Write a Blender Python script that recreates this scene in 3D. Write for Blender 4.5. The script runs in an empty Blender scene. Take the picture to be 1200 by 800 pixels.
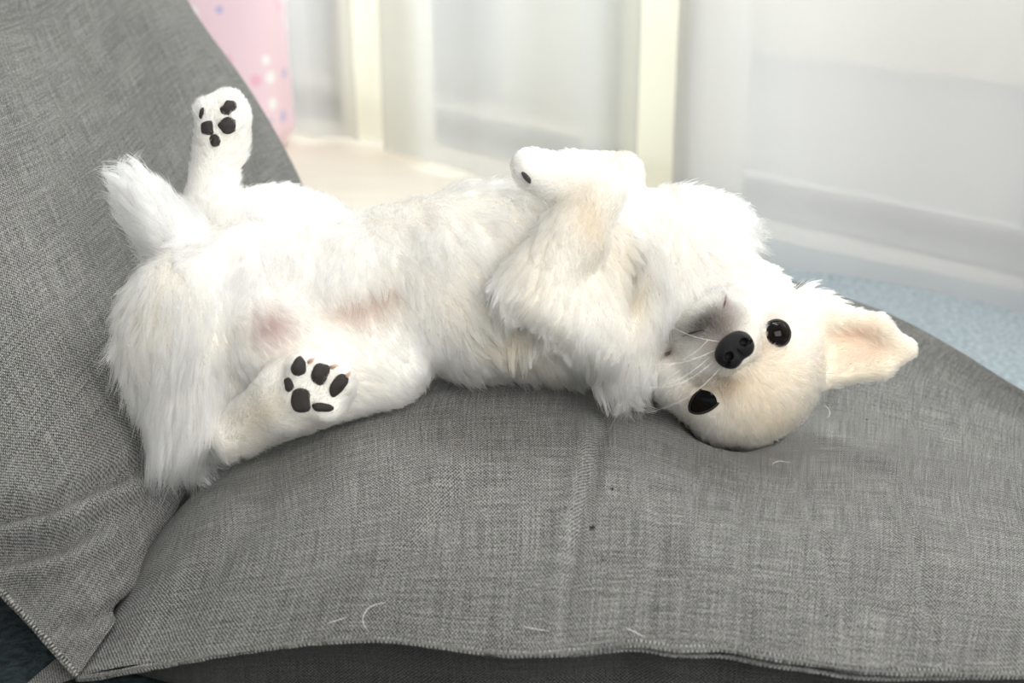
import bpy, math
import numpy as np
from mathutils import Vector, Matrix, kdtree

rng = np.random.default_rng(11)

# ------------------------------------------------------------------ camera
H = 0.52                      # camera height above the floor
PITCH = math.radians(20.0)
FPX = 1560.0                  # focal length in pixels of the 1200 x 800 frame
CP, SP = math.cos(PITCH), math.sin(PITCH)
scene = bpy.context.scene
cam_data = bpy.data.cameras.new('camera')
cam = bpy.data.objects.new('camera', cam_data)
scene.collection.objects.link(cam)
cam_data.sensor_width = 36.0
cam_data.lens = 36.0 * FPX / 1200.0
cam.location = (0, 0, H)
cam.rotation_euler = (math.radians(90) - PITCH, 0, 0)
cam_data.dof.use_dof = True
cam_data.dof.focus_distance = 0.92
cam_data.dof.aperture_fstop = 5.6
cam_data.clip_start = 0.02
scene.camera = cam

# ------------------------------------------------------------------ world, lamps, exposure
world = bpy.data.worlds.new('world')
scene.world = world
world.use_nodes = True
world.node_tree.nodes['Background'].inputs[0].default_value = (0.93, 0.97, 1.0, 1)
world.node_tree.nodes['Background'].inputs[1].default_value = 0.19


def area_lamp(name, loc, target, sx, sy, watts, color):
    l = bpy.data.lights.new(name, 'AREA')
    l.shape = 'RECTANGLE'
    l.size, l.size_y = sx, sy
    l.energy = watts
    l.color = color
    o = bpy.data.objects.new(name, l)
    scene.collection.objects.link(o)
    o.location = loc
    o.rotation_euler = (Vector(target) - Vector(loc)).to_track_quat('-Z', 'Y').to_euler()
    return o


area_lamp('window_daylight', (1.25, 3.1, 1.25), (-0.1, 0.9, 0.2), 3.0, 1.7, 235, (0.97, 0.985, 1.0))
area_lamp('added_front_key', (0.7, -0.75, 1.15), (0.05, 0.95, 0.15), 1.6, 1.2, 45, (1.0, 0.985, 0.96))  # unseen key lamp added behind the camera to brighten the dog's front
area_lamp('added_overhead_fill', (0.55, 1.75, 2.3), (-0.15, 1.1, 0.15), 1.3, 1.0, 60, (0.98, 0.99, 1.0))  # unseen lamp added under the ceiling to lift the backrest and far seat

vs = scene.view_settings
vs.view_transform = 'Standard'
vs.look = 'None'
vs.gamma = 1
vs.use_curve_mapping = False
vs.exposure = -0.12
scene.cycles.diffuse_bounces = 5
scene.cycles.max_bounces = 14
scene.cycles.transparent_max_bounces = 16
scene.cycles.sample_clamp_indirect = 6

# ------------------------------------------------------------------ helpers


def ray_point(px, py, d):
    """world point on the sight line of a picture point at axial distance d"""
    x = (px - 600.0) / FPX * d
    y = -(py - 400.0) / FPX * d
    return np.array([x, CP * d + SP * y, H - SP * d + CP * y])


def at_z(px, py, z):
    den = SP + CP * (py - 400.0) / FPX
    return ray_point(px, py, (H - z) / den)


def to_pixel(P):
    P = np.asarray(P, float)
    q = P - np.array([0, 0, H])
    d = q[..., 1] * CP - q[..., 2] * SP
    y = q[..., 1] * SP + q[..., 2] * CP
    return np.stack([600 + FPX * q[..., 0] / d, 400 - FPX * y / d, d], -1)


def link(o, parent=None):
    scene.collection.objects.link(o)
    if parent is not None:
        o.parent = parent
    return o


def tag(o, label=None, category=None, group=None, kind=None):
    for k, v in (('label', label), ('category', category), ('group', group), ('kind', kind)):
        if v:
            o[k] = v
    return o


def empty(name, loc):
    o = bpy.data.objects.new(name, None)
    o.location = loc
    o.empty_display_size = 0.02
    return link(o)


def mesh_obj(name, verts, faces, mat, parent=None, smooth=True):
    """world-space vertices; the object's origin stays at the parent's origin"""
    me = bpy.data.meshes.new(name)
    v = np.asarray(verts, float)
    if parent is not None:
        v = v - np.array(parent.location)
    me.from_pydata(v.tolist(), [], [list(map(int, f)) for f in faces])
    me.validate()
    if smooth:
        me.polygons.foreach_set('use_smooth', [True] * len(me.polygons))
    if mat:
        me.materials.append(mat)
    me.update()
    return link(bpy.data.objects.new(name, me), parent)


def grid_faces(nr, nc, flip=False):
    i, j = np.meshgrid(np.arange(nr - 1), np.arange(nc - 1), indexing='ij')
    a = (i * nc + j).ravel()
    f = np.stack([a, a + 1, a + nc + 1, a + nc], 1)
    return f[:, ::-1] if flip else f


def spline(t, P, tq):
    """natural cubic spline through P (n,...) at knots t"""
    P = np.asarray(P, float)
    n = len(t)
    h = np.diff(t)
    A = np.zeros((n, n))
    r = np.zeros((n,) + P.shape[1:])
    A[0, 0] = A[-1, -1] = 1
    for i in range(1, n - 1):
        A[i, i - 1], A[i, i], A[i, i + 1] = h[i - 1], 2 * (h[i - 1] + h[i]), h[i]
        r[i] = 6 * ((P[i + 1] - P[i]) / h[i] - (P[i] - P[i - 1]) / h[i - 1])
    M = np.linalg.solve(A, r.reshape(n, -1)).reshape(r.shape)
    k = np.clip(np.searchsorted(t, tq) - 1, 0, n - 2)
    sh = (-1,) + (1,) * (P.ndim - 1)
    hk = h[k].reshape(sh)
    u = (tq - t[k]).reshape(sh)
    w = (t[k + 1] - tq).reshape(sh)
    return (M[k] * w ** 3 + M[k + 1] * u ** 3) / (6 * hk) + (P[k] / hk - M[k] * hk / 6) * w + (P[k + 1] / hk - M[k + 1] * hk / 6) * u


def spline_surface(C, nr, nc):
    C = np.asarray(C, float)
    dr = np.linalg.norm(np.diff(C, axis=0), axis=2).mean(1)
    dc = np.linalg.norm(np.diff(C, axis=1), axis=2).mean(0)
    tr = np.concatenate([[0], np.cumsum(dr)])
    tc = np.concatenate([[0], np.cumsum(dc)])
    A = spline(tr, C, np.linspace(0, tr[-1], nr))
    B = spline(tc, A.transpose(1, 0, 2), np.linspace(0, tc[-1], nc)).transpose(1, 0, 2)
    return B, np.linspace(0, tr[-1], nr), np.linspace(0, tc[-1], nc)


def curve_pts(P, n):
    P = np.asarray(P, float)
    t = np.concatenate([[0], np.cumsum(np.linalg.norm(np.diff(P, axis=0), axis=1))])
    return spline(t, P, np.linspace(0, t[-1], n))


def tube(P, R, seg=8):
    """verts and faces of a tube along world points P with radii R"""
    P = np.asarray(P, float)
    R = np.broadcast_to(np.asarray(R, float), (len(P),))
    T = np.gradient(P, axis=0)
    T /= np.linalg.norm(T, axis=1)[:, None] + 1e-12
    up = np.array([0.13, 0.2, 0.97])
    X = np.cross(T, up)
    X /= np.linalg.norm(X, axis=1)[:, None] + 1e-12
    Y = np.cross(T, X)
    a = np.linspace(0, 2 * math.pi, seg, endpoint=False)
    V = P[:, None] + R[:, None, None] * (np.cos(a)[None, :, None] * X[:, None] + np.sin(a)[None, :, None] * Y[:, None])
    n = len(P)
    F = []
    for i in range(n - 1):
        for j in range(seg):
            k = (j + 1) % seg
            F.append((i * seg + j, i * seg + k, (i + 1) * seg + k, (i + 1) * seg + j))
    F.append(tuple(range(seg))[::-1])
    F.append(tuple((n - 1) * seg + j for j in range(seg)))
    return V.reshape(-1, 3), F


def box(c0, c1):
    x0, y0, z0 = c0
    x1, y1, z1 = c1
    V = [(x0, y0, z0), (x1, y0, z0), (x1, y1, z0), (x0, y1, z0), (x0, y0, z1), (x1, y0, z1), (x1, y1, z1), (x0, y1, z1)]
    F = [(0, 3, 2, 1), (4, 5, 6, 7), (0, 1, 5, 4), (1, 2, 6, 5), (2, 3, 7, 6), (3, 0, 4, 7)]
    return np.array(V, float), F


def value_noise(P, freq, seed):
    """smooth noise in [-1,1] at points P (n,3)"""
    q = P * freq
    i = np.floor(q).astype(np.int64)
    f = q - i
    f = f * f * (3 - 2 * f)
    out = 0

    def hsh(a):
        h = (a[:, 0] * 374761393 + a[:, 1] * 668265263 + a[:, 2] * 2147483647 + seed * 144665) & 0xffffffff
        h = ((h ^ (h >> 13)) * 1274126177) & 0xffffffff
        return ((h ^ (h >> 16)) & 0xffff) / 32767.5 - 1
    for dx in (0, 1):
        for dy in (0, 1):
            for dz in (0, 1):
                w = (f[:, 0] if dx else 1 - f[:, 0]) * (f[:, 1] if dy else 1 - f[:, 1]) * (f[:, 2] if dz else 1 - f[:, 2])
                out = out + w * hsh(i + np.array([dx, dy, dz]))
    return out


class NT:
    """small node-tree builder"""

    def __init__(self, name):
        self.m = bpy.data.materials.new(name)
        self.m.use_nodes = True
        self.t = self.m.node_tree
        self.t.nodes.clear()
        self.out = self.t.nodes.new('ShaderNodeOutputMaterial')

    def n(self, kind, ins=None, **props):
        nd = self.t.nodes.new(kind)
        for k, v in props.items():
            setattr(nd, k, v)
        for k, v in (ins or {}).items():
            s = nd.inputs[k]
            if isinstance(v, bpy.types.NodeSocket):
                self.t.links.new(v, s)
            else:
                s.default_value = v
        return nd

    def math(self, op, a, b=0.0):
        return self.n('ShaderNodeMath', {0: a, 1: b}, operation=op).outputs[0]

    def mix(self, f, a, b):
        nd = self.n('ShaderNodeMix', {0: f, 6: a, 7: b}, data_type='RGBA')
        return nd.outputs[2]

    def ramp(self, f, stops):
        nd = self.n('ShaderNodeValToRGB', {0: f})
        el = nd.color_ramp.elements
        while len(el) < len(stops):
            el.new(0.5)
        for e, (p, c) in zip(el, stops):
            e.position = p
            e.color = (*c, 1) if len(c) == 3 else c
        return nd.outputs[0]

    def surface(self, s):
        self.t.links.new(s, self.out.inputs['Surface'])
        return self.m


def plain(name, color, rough=0.8, **kw):
    b = NT(name)
    ins = {'Base Color': (*color, 1), 'Roughness': rough}
    ins.update(kw)
    return b.surface(b.n('ShaderNodeBsdfPrincipled', ins).outputs[0])


# ------------------------------------------------------------------ materials of the setting


def floor_material():
    b = NT('pale_wood')
    co = b.n('ShaderNodeTexCoord').outputs['Object']
    mp = b.n('ShaderNodeMapping', {'Vector': co, 'Scale': (2, 22, 2)}).outputs[0]
    nz = b.n('ShaderNodeTexNoise', {'Vector': mp, 'Scale': 3.0, 'Detail': 5.0}).outputs[0]
    c = b.ramp(nz, [(0.3, (0.80, 0.73, 0.62)), (0.7, (0.90, 0.84, 0.75))])
    return b.surface(b.n('ShaderNodeBsdfPrincipled', {'Base Color': c, 'Roughness': 0.45}).outputs[0])


def carpet_material():
    b = NT('blue_carpet')
    co = b.n('ShaderNodeTexCoord').outputs['Object']
    n1 = b.n('ShaderNodeTexNoise', {'Vector': co, 'Scale': 160.0, 'Detail': 4.0}).outputs[0]
    c = b.ramp(n1, [(0.3, (0.27, 0.335, 0.365)), (0.7, (0.52, 0.585, 0.62))])
    bp = b.n('ShaderNodeBump', {'Height': n1, 'Strength': 0.9, 'Distance': 0.006}).outputs[0]
    return b.surface(b.n('ShaderNodeBsdfPrincipled', {'Base Color': c, 'Roughness': 0.95, 'Normal': bp}).outputs[0])


def sheer_material(name, tint, see):
    b = NT(name)
    df = b.n('ShaderNodeBsdfDiffuse', {'Color': (*tint, 1)}).outputs[0]
    tr = b.n('ShaderNodeBsdfTranslucent', {'Color': (*tint, 1)}).outputs[0]
    tp = b.n('ShaderNodeBsdfTransparent', {'Color': (1, 1, 1, 1)}).outputs[0]
    m1 = b.n('ShaderNodeMixShader', {0: 0.62, 1: df, 2: tr}).outputs[0]
    return b.surface(b.n('ShaderNodeMixShader', {0: see, 1: m1, 2: tp}).outputs[0])


def glass_material():
    b = NT('window_glass')
    gl = b.n('ShaderNodeBsdfGlossy', {'Roughness': 0.02}).outputs[0]
    tp = b.n('ShaderNodeBsdfTransparent', {'Color': (0.96, 0.98, 0.97, 1)}).outputs[0]
    fr = b.n('ShaderNodeFresnel', {'IOR': 1.45}).outputs[0]
    return b.surface(b.n('ShaderNodeMixShader', {0: fr, 1: tp, 2: gl}).outputs[0])


WHITE_PAINT = plain('white_paint', (0.82, 0.82, 0.80), 0.6)
FLOOR_M = floor_material()
CARPET_M = carpet_material()

# ------------------------------------------------------------------ the setting
V, F = box((-4, -2.5, -0.1), (4.5, 4.5, 0.0))
tag(mesh_obj('floor', V, F, FLOOR_M, smooth=False), 'pale beige floor running to the curtained window', kind='structure')

# the window wall runs obliquely: its foot passes under these two floor points
W0 = at_z(350, 160, 0.0)
W1 = at_z(1200, 370, 0.0)
WE = (W1 - W0) / np.linalg.norm(W1 - W0)                  # along the wall
WN = np.array([WE[1], -WE[0], 0.0])                        # towards the room
if WN[1] > 0:
    WN = -WN


def wall_pt(s, off, z):
    """s metres along the wall from W0, off metres into the room"""
    return W0 + WE * s + WN * off + np.array([0, 0, z])


def wall_s(px, py):
    """distance along the curtain plane where a sight line meets it"""
    o = np.array([0, 0, H])
    r = ray_point(px, py, 1.0) - o
    t = np.dot(W0 - o, WN) / np.dot(r, WN)
    return float(np.dot(o + r * t - W0, WE)), float((o + r * t)[2])


def wall_box(name, s0, s1, o0, o1, z0, z1, mat, parent=None):
    V = [wall_pt(s, o, z) for z in (z0, z1) for s, o in ((s0, o0), (s1, o0), (s1, o1), (s0, o1))]
    F = [(0, 3, 2, 1), (4, 5, 6, 7), (0, 1, 5, 4), (1, 2, 6, 5), (2, 3, 7, 6), (3, 0, 4, 7)]
    return mesh_obj(name, V, F, mat, parent, smooth=False)


S_L, S_R = -2.4, 3.2
tag(wall_box('wall_back', S_L, S_R, -0.34, -0.15, 0.0, 0.004, plain('threshold_stone', (0.30, 0.29, 0.27), 0.7)), 'grey stone threshold under the glass doors', kind='structure')
tag(wall_box('wall_back_upper', S_L, S_R, -0.34, -0.18, 2.25, 2.6, WHITE_PAINT), 'white wall above the window', kind='structure')
win = empty('window_1', wall_pt(0.3, -0.26, 0.004))
tag(win, 'white framed glass doors behind the sheer curtains', kind='structure')
FRAME_M = plain('window_frame_paint', (0.80, 0.79, 0.76), 0.4)
GLASS_M = glass_material()
sA, _ = wall_s(409, 60)
sB, _ = wall_s(443, 60)
sC, _ = wall_s(756, 90)
sD, _ = wall_s(797, 90)
edges = [S_L, -1.5, sA - 0.35, (sB + sC) / 2, sD + 0.45, sD + 1.3, S_R]
for i, s in enumerate(edges):
    wall_box('frame_post', s - 0.03, s + 0.03, -0.29, -0.23, 0.004, 2.25, FRAME_M, win)
for s0, s1 in zip(edges[:-1], edges[1:]):
    wall_box('pane', s0 + 0.03, s1 - 0.03, -0.264, -0.258, 0.03, 2.21, GLASS_M, win)
wall_box('bottom_rail', S_L, S_R, -0.29, -0.23, 0.004, 0.03, plain('rail_paint', (0.22, 0.21, 0.19), 0.6), win)
wall_box('top_rail', S_L, S_R, -0.29, -0.23, 2.21, 2.25, FRAME_M, win)
tag(mesh_obj('light_block_wall', *box((-1.5, -2.5, 0), (-1.4, 2.2, 2.6)), plain('grey_wall_paint', (0.35, 0.34, 0.33), 0.9), smooth=False), 'unseen grey wall added to shade the sofa back', kind='structure')  # out of view, added to keep world light off the backrest
tag(mesh_obj('ceiling', *box((-4, -2.5, 2.6), (4.5, 4.5, 2.7)), WHITE_PAINT, smooth=False), 'white ceiling', kind='structure')
tag(wall_box('exterior_wall', -3.5, 4.5, -1.7, -1.6, -0.1, 0.9, plain('cream_render', (0.86, 0.78, 0.58), 0.9)), 'cream garden wall outside the glass', kind='structure')

# the patio outside
tag(wall_box('exterior_ground', -3.5, 4.5, -2.6, -0.34, -0.05, 0.004, plain('cream_paving', (0.13, 0.125, 0.108), 0.9)), 'cream paving outside the glass', kind='structure')

# carpet under the sofa: blue pile, its far border hidden behind the dog
rc = [at_z(400, 292, 0), at_z(700, 262, 0), at_z(905, 290, 0), at_z(1200, 352, 0)]
border = [np.array([-1.6, 1.5, 0]), rc[0], rc[1], rc[2], rc[3], wall_pt(2.4, 0.0, 0), np.array([2.6, -1.2, 0]), np.array([-1.6, -1.2, 0])]
Vt = [p + np.array([0, 0, 0.012]) for p in border]
nb = len(border)
F = [tuple(range(nb))[::-1]] + [(i, (i + 1) % nb, nb + (i + 1) % nb, nb + i) for i in range(nb)]
carpet = mesh_obj('carpet', Vt + border, F, CARPET_M, smooth=False)
tag(carpet, 'blue grey pile carpet the sofa stands on', 'carpet')


def shaded_carpet_material():
    b = NT('shaded_carpet_teal')
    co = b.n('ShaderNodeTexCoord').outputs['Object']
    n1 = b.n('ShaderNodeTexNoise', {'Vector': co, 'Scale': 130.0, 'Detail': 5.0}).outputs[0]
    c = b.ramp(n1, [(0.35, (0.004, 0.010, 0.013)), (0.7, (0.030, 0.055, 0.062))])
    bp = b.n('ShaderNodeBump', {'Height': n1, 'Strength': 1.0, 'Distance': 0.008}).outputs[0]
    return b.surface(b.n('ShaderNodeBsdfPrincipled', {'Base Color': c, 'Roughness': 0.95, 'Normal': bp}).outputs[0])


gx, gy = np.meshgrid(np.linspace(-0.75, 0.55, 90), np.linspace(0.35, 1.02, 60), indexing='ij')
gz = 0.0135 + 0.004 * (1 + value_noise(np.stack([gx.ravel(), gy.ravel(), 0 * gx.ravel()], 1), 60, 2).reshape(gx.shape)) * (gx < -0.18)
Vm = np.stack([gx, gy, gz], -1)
shade_o = mesh_obj('carpet_shade_sheet', Vm.reshape(-1, 3), grid_faces(90, 60, flip=True), shaded_carpet_material())  # dark sheet laid in place of the shade on the carpet
tag(shade_o, 'dark teal sheet on the floor standing in for shade under the front corner of the sofa', 'mat')
shade_o.modifiers.new('thickness', 'SOLIDIFY').thickness = 0.0015


def curtain(name, s0, s1, off, wl, amp, phase, mat, label):
    n = max(24, int((s1 - s0) * 90))
    s = np.linspace(s0, s1, n)
    zs = np.linspace(0.012, 2.3, 16)
    ph = 2 * math.pi * s / wl + phase + 1.1 * np.sin(s * 5.1 + phase) + 0.6 * np.sin(s * 11.3)
    V = []
    for z in zs:
        k = 0.75 + 0.25 * z / 2.3
        flare = 1 + 0.25 * math.exp(-z / 0.08)
        o = off + amp * k * flare * np.sin(ph) + 0.35 * amp * np.sin(2.3 * ph + 1 + z)
        V.append(W0[None] + WE[None] * s[:, None] + WN[None] * o[:, None] + np.array([0, 0, z])[None])
    V = np.concatenate(V)
    o = mesh_obj(name, V, grid_faces(len(zs), n), mat)
    sm = o.modifiers.new('thickness', 'SOLIDIFY')
    sm.thickness = 0.0006
    return tag(o, label, 'curtain', 'sheer curtains at the window')


SHEER = sheer_material('sheer_voile', (0.73, 0.74, 0.745), 0.52)
SHEER_W = sheer_material('sheer_voile_warm', (0.72, 0.71, 0.725), 0.40)
curtain('sheer_curtain', -2.2, sA, 0.0, 0.34, 0.022, 0.4, SHEER, 'sheer white curtain hanging behind the pink spotted bag')
curtain('sheer_curtain', sB, sC, 0.0, 0.46, 0.014, 1.7, SHEER, 'middle sheer white curtain between two cream gaps, above the raised front paws')
curtain('sheer_curtain', sD + 0.02, 2.9, 0.07, 0.42, 0.035, 2.6, SHEER_W, 'widest sheer white curtain, with a grey fold, behind the dog head')
CREAM = sheer_material('cream_voile', (0.94, 0.92, 0.83), 0.30)
curtain('sheer_curtain', sA - 0.09, sB + 0.09, -0.05, 0.5, 0.006, 0.2, CREAM, 'narrow cream curtain strip between the white sheers, near the pink bag')
curtain('sheer_curtain', sC - 0.09, sD + 0.09, -0.05, 0.5, 0.006, 1.0, CREAM, 'narrow cream curtain strip between the white sheers, above the dog shoulder')

# ------------------------------------------------------------------ dog: one continuous signed-distance body
D0 = 0.95
K = D0 / FPX


def C3(u, v, w):
    """picture point + w pixels towards the lens -> camera space (x right, y up, z back)"""
    d = D0 - w * K
    return np.array([(u - 600) / FPX * d, -(v - 400) / FPX * d, -d])


def cam_to_world(P):
    P = np.asarray(P, float)
    x, y, d = P[..., 0], P[..., 1], -P[..., 2]
    return np.stack([x, CP * d + SP * y, H - SP * d + CP * y], -1)


def world_to_cam(P):
    P = np.asarray(P, float)
    q = P - np.array([0, 0, H])
    return np.stack([q[..., 0], q[..., 1] * SP + q[..., 2] * CP, -(q[..., 1] * CP - q[..., 2] * SP)], -1)


HEX = np.array([0.734, -0.679])   # head: towards the upper eye (picture axes)
HUP = np.array([0.679, 0.734])    # head: towards the forehead
HO = (870.0, 428.0, 70.0)


def head(a, b, c):
    return (HO[0] + a * HEX[0] + b * HUP[0], HO[1] + a * HEX[1] + b * HUP[1], HO[2] + c)


HROT = np.array([[HEX[0], -HEX[1], 0], [HUP[0], -HUP[1], 0], [0, 0, 1]])   # rows = head axes in camera space

PR = []   # primitives


def cap(a, b, ra, rb, flow, length, lift=0.35, tone=0, feather=0):
    PR.append(dict(t='cap', a=C3(*a), b=C3(*b), ra=ra * K, rb=rb * K, flow=flow, L=length, lift=lift, tone=tone))


def ell(c, r, flow, length, lift=0.35, tone=0, rot=None):
    PR.append(dict(t='ell', c=C3(*c), r=np.array(r, float) * K, rot=np.eye(3) if rot is None else rot, flow=flow, L=length, lift=lift, tone=tone))


def rotz(deg):
    a = math.radians(deg)
    return np.array([[math.cos(a), math.sin(a), 0], [-math.sin(a), math.cos(a), 0], [0, 0, 1]])


# tone: 0 clean white, 1 cream
# --- trunk
cap((300, 345, -10), (430, 345, -5), 78, 84, (-0.1, 0.9, 0), 24, .3, .15)
cap((430, 345, -5), (560, 330, 0), 84, 104, (0.5, 0.85, 0), 32, .3, .3)
cap((560, 330, 0), (680, 322, 5), 104, 112, (0.5, 0.85, 0), 34, .3, .6)
cap((680, 322, 5), (770, 330, 10), 112, 96, (0.15, 1.0, 0), 34, .32, .55)
cap((770, 330, 10), (840, 385, 20), 96, 80, (0.35, 0.8, 0), 34, .35, .45)
ell((735, 385, 60), (48, 72, 40), (-0.05, 1, 0), 44, .25, .45, rotz(-8))      # ruff at the throat
ell((800, 290, -25), (80, 62, 60), (0.75, -0.5, 0), 36, .4, .3)                # shoulder behind the head
# --- rump, breeches, tail
ell((235, 375, 10), (82, 88, 80), (0.05, 1, 0), 34, .3, .4)
cap((205, 400, 25), (212, 505, 40), 55, 30, (0.05, 1, 0.05), 62, .2, .55)
cap((235, 420, 35), (232, 500, 50), 45, 26, (0.0, 1, 0.05), 60, .2, .35)
cap((232, 315, 5), (162, 226, 10), 46, 18, (-0.6, -0.8, 0), 44, .25, 0)        # tail
ell((300, 435, 8), (46, 52, 44), (0.5, 0.85, 0), 14, .3, .25)
# --- near hind leg: hip > knee > hock > foot
cap((330, 390, 45), (450, 425, 40), 60, 46, (0.75, 0.6, 0), 18, .3, .15)
cap((452, 428, 40), (280, 505, 50), 44, 24, (0.9, 0.45, 0), 13, .3, .3)
cap((276, 508, 52), (340, 465, 105), 25, 36, (0.85, -0.5, 0.1), 9, .3, .6)
cap((340, 465, 105), (374, 453, 122), 36, 37, (0.8, -0.5, 0), 8, .3, .3)
for tu, tv, tr in ((352, 430, 15), (376, 434, 17), (397, 447, 16), (384, 478, 15)):
    ell((tu, tv, 146), (tr, tr, 18), (0.6, -0.6, 0), 8, .3, .3)
ell((351, 465, 142), (16, 18, 16), (0.6, -0.6, 0), 4, .3, .3)
# --- far hind leg
ell((325, 275, -55), (68, 52, 55), (0.5, -0.75, 0), 26, .4, 0)
cap((375, 285, -55), (250, 250, -50), 42, 30, (0.3, -0.9, 0), 22, .4, 0)
cap((242, 252, -45), (260, 165, -25), 26, 26, (0.12, -1, 0), 12, .3, .2)
cap((260, 165, -25), (264, 138, -15), 28, 28, (0.2, -1, 0), 11, .3, .3)
for tu, tv, tr in ((268, 120, 15), (270, 145, 14), (242, 128, 13)):
    ell((tu, tv, 6), (tr, tr, 15), (0.1, -1, 0), 9, .35, .2)
ell((246, 153, 4), (14, 14, 13), (0.1, -1, 0), 4, .35, .2)
# --- near fore leg
cap((708, 388, 88), (630, 345, 122), 42, 34, (-0.45, 0.9, 0), 24, .25, .5)
cap((630, 345, 122), (676, 278, 134), 33, 31, (-0.4, 0.9, 0), 12, .25, .45)
cap((676, 278, 134), (703, 222, 132), 30, 26, (0.3, 0.5, 0), 8, .25, .5)
cap((703, 224, 132), (645, 204, 136), 25, 20, (-1, -0.05, 0), 8, .25, .5)
cap((645, 206, 136), (624, 198, 136), 22, 20, (-1, -0.1, 0), 7, .3, .2)
for tu, tv, tw in ((617, 186, 138), (617, 198, 146), (624, 207, 149)):
    ell((tu, tv, tw), (10, 7, 9), (-1, -0.1, 0), 6, .3, .2)
cap((655, 262, 134), (602, 338, 124), 12, 18, (-0.55, 0.85, 0), 48, .2, .55)   # feathering
# --- far fore leg
cap((725, 285, 0), (730, 202, 5), 30, 20, (0.4, 0.6, 0), 9, .25, 1.0)
cap((730, 200, 5), (668, 192, 10), 20, 15, (-1, 0, 0), 7, .25, 1.0)
# --- head
ell(head(0, 8, -40), (91, 80, 84), ('from', head(0, -20, 70)), 14, .22, .6, HROT)
ell(head(48, -38, -30), (50, 46, 56), ('from', head(0, -20, 70)), 15, .28, .35, HROT)
ell(head(-48, -38, -30), (50, 46, 56), ('from', head(0, -20, 70)), 12, .28, .45, HROT)
ell(head(0, -34, 30), (50, 40, 56), ('from', head(0, -20, 100)), 5, .25, .2, HROT)
ell(head(2, -62, 22), (42, 30, 48), ('from', head(0, -20, 100)), 6, .25, .05, HROT)
ell(head(4, -22, 72), (26, 22, 28), ('from', head(0, -20, 120)), 4, .25, .15, HROT)
cap((845, 385, 15), head(0, 0, -60), 82, 80, (0.3, 0.8, 0), 26, .35, .35)
# --- ear by the upper eye: a thin cupped leaf
EAR_TIP = (1064, 409, 40)
for bu, bv, bw, mu, mv, mw in ((940, 366, 20, 1030, 380, 44), (946, 386, 8, 1026, 394, 24), (950, 410, 6, 1028, 411, 22), (956, 438, 16, 1034, 431, 36)):
    cap((bu, bv, bw), (mu, mv, mw), 17, 10, (0.95, -0.05, 0), 12, .3, .9)
    cap((mu, mv, mw), EAR_TIP, 10, 6, (0.95, 0.1, 0), 5, .25, 1.0)
ell((946, 380, 0), (36, 34, 28), (0.75, -0.65, 0), 44, .5, .25)                # tuft at the ear root
# --- the other ear, folded flat beneath the head
cap(head(-62, 62, -85), head(-95, 40, -125), 18, 8, (0.2, 0.5, -0.6), 6, .3, .5)
cap(head(-40, 72, -85), head(-85, 70, -125), 16, 8, (0.2, 0.5, -0.6), 6, .3, .5)

NEG = []


def hollow(c, r, rot=None):
    NEG.append(dict(t='ell', c=C3(*c), r=np.array(r, float) * K, rot=np.eye(3) if rot is None else rot))


hollow((594, 402, 108), (50, 26, 36), rotz(20))          # arm pit
hollow((746, 322, 118), (10, 50, 26), rotz(-12))         # between arm and throat
hollow((690, 300, 108), (20, 12, 10), rotz(-30))
hollow(head(56, 0, 54), (25, 19, 16), HROT)              # eye sockets
hollow(head(-56, 0, 54), (29, 18, 16), HROT)
hollow(head(0, 12, 62), (14, 22, 14), HROT)              # stop
hollow((372, 447, 170), (10, 10, 7))
KS = 5.0 * K


def prim_dist(p, X):
    if p['t'] == 'cap':
        ba = p['b'] - p['a']
        pa = X - p['a']
        h = np.clip(pa @ ba / (ba @ ba + 1e-12), 0, 1)
        return np.linalg.norm(pa - h[:, None] * ba, axis=1) - (p['ra'] + (p['rb'] - p['ra']) * h)
    q = (X - p['c']) @ p['rot'].T
    k0 = np.linalg.norm(q / p['r'], axis=1)
    k1 = np.linalg.norm(q / p['r'] ** 2, axis=1)
    return k0 * (k0 - 1) / (k1 + 1e-9)


def dog_sdf(X, weights=False):
    D = np.stack([prim_dist(p, X) for p in PR])
    m = D.min(0)
    E = np.exp(-(D - m) / KS)
    s = E.sum(0)
    d = m - KS * np.log(s)
    for q in NEG:
        nd = -prim_dist(q, X)
        h = np.clip(1 - np.abs(d - nd) / (8 * K), 0, 1)
        d = np.maximum(d, nd) + h * h * 2 * K
    if weights:
        E2 = np.exp(-(D - m) / (2.2 * KS))
        return d, E2 / E2.sum(0)
    return d


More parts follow.
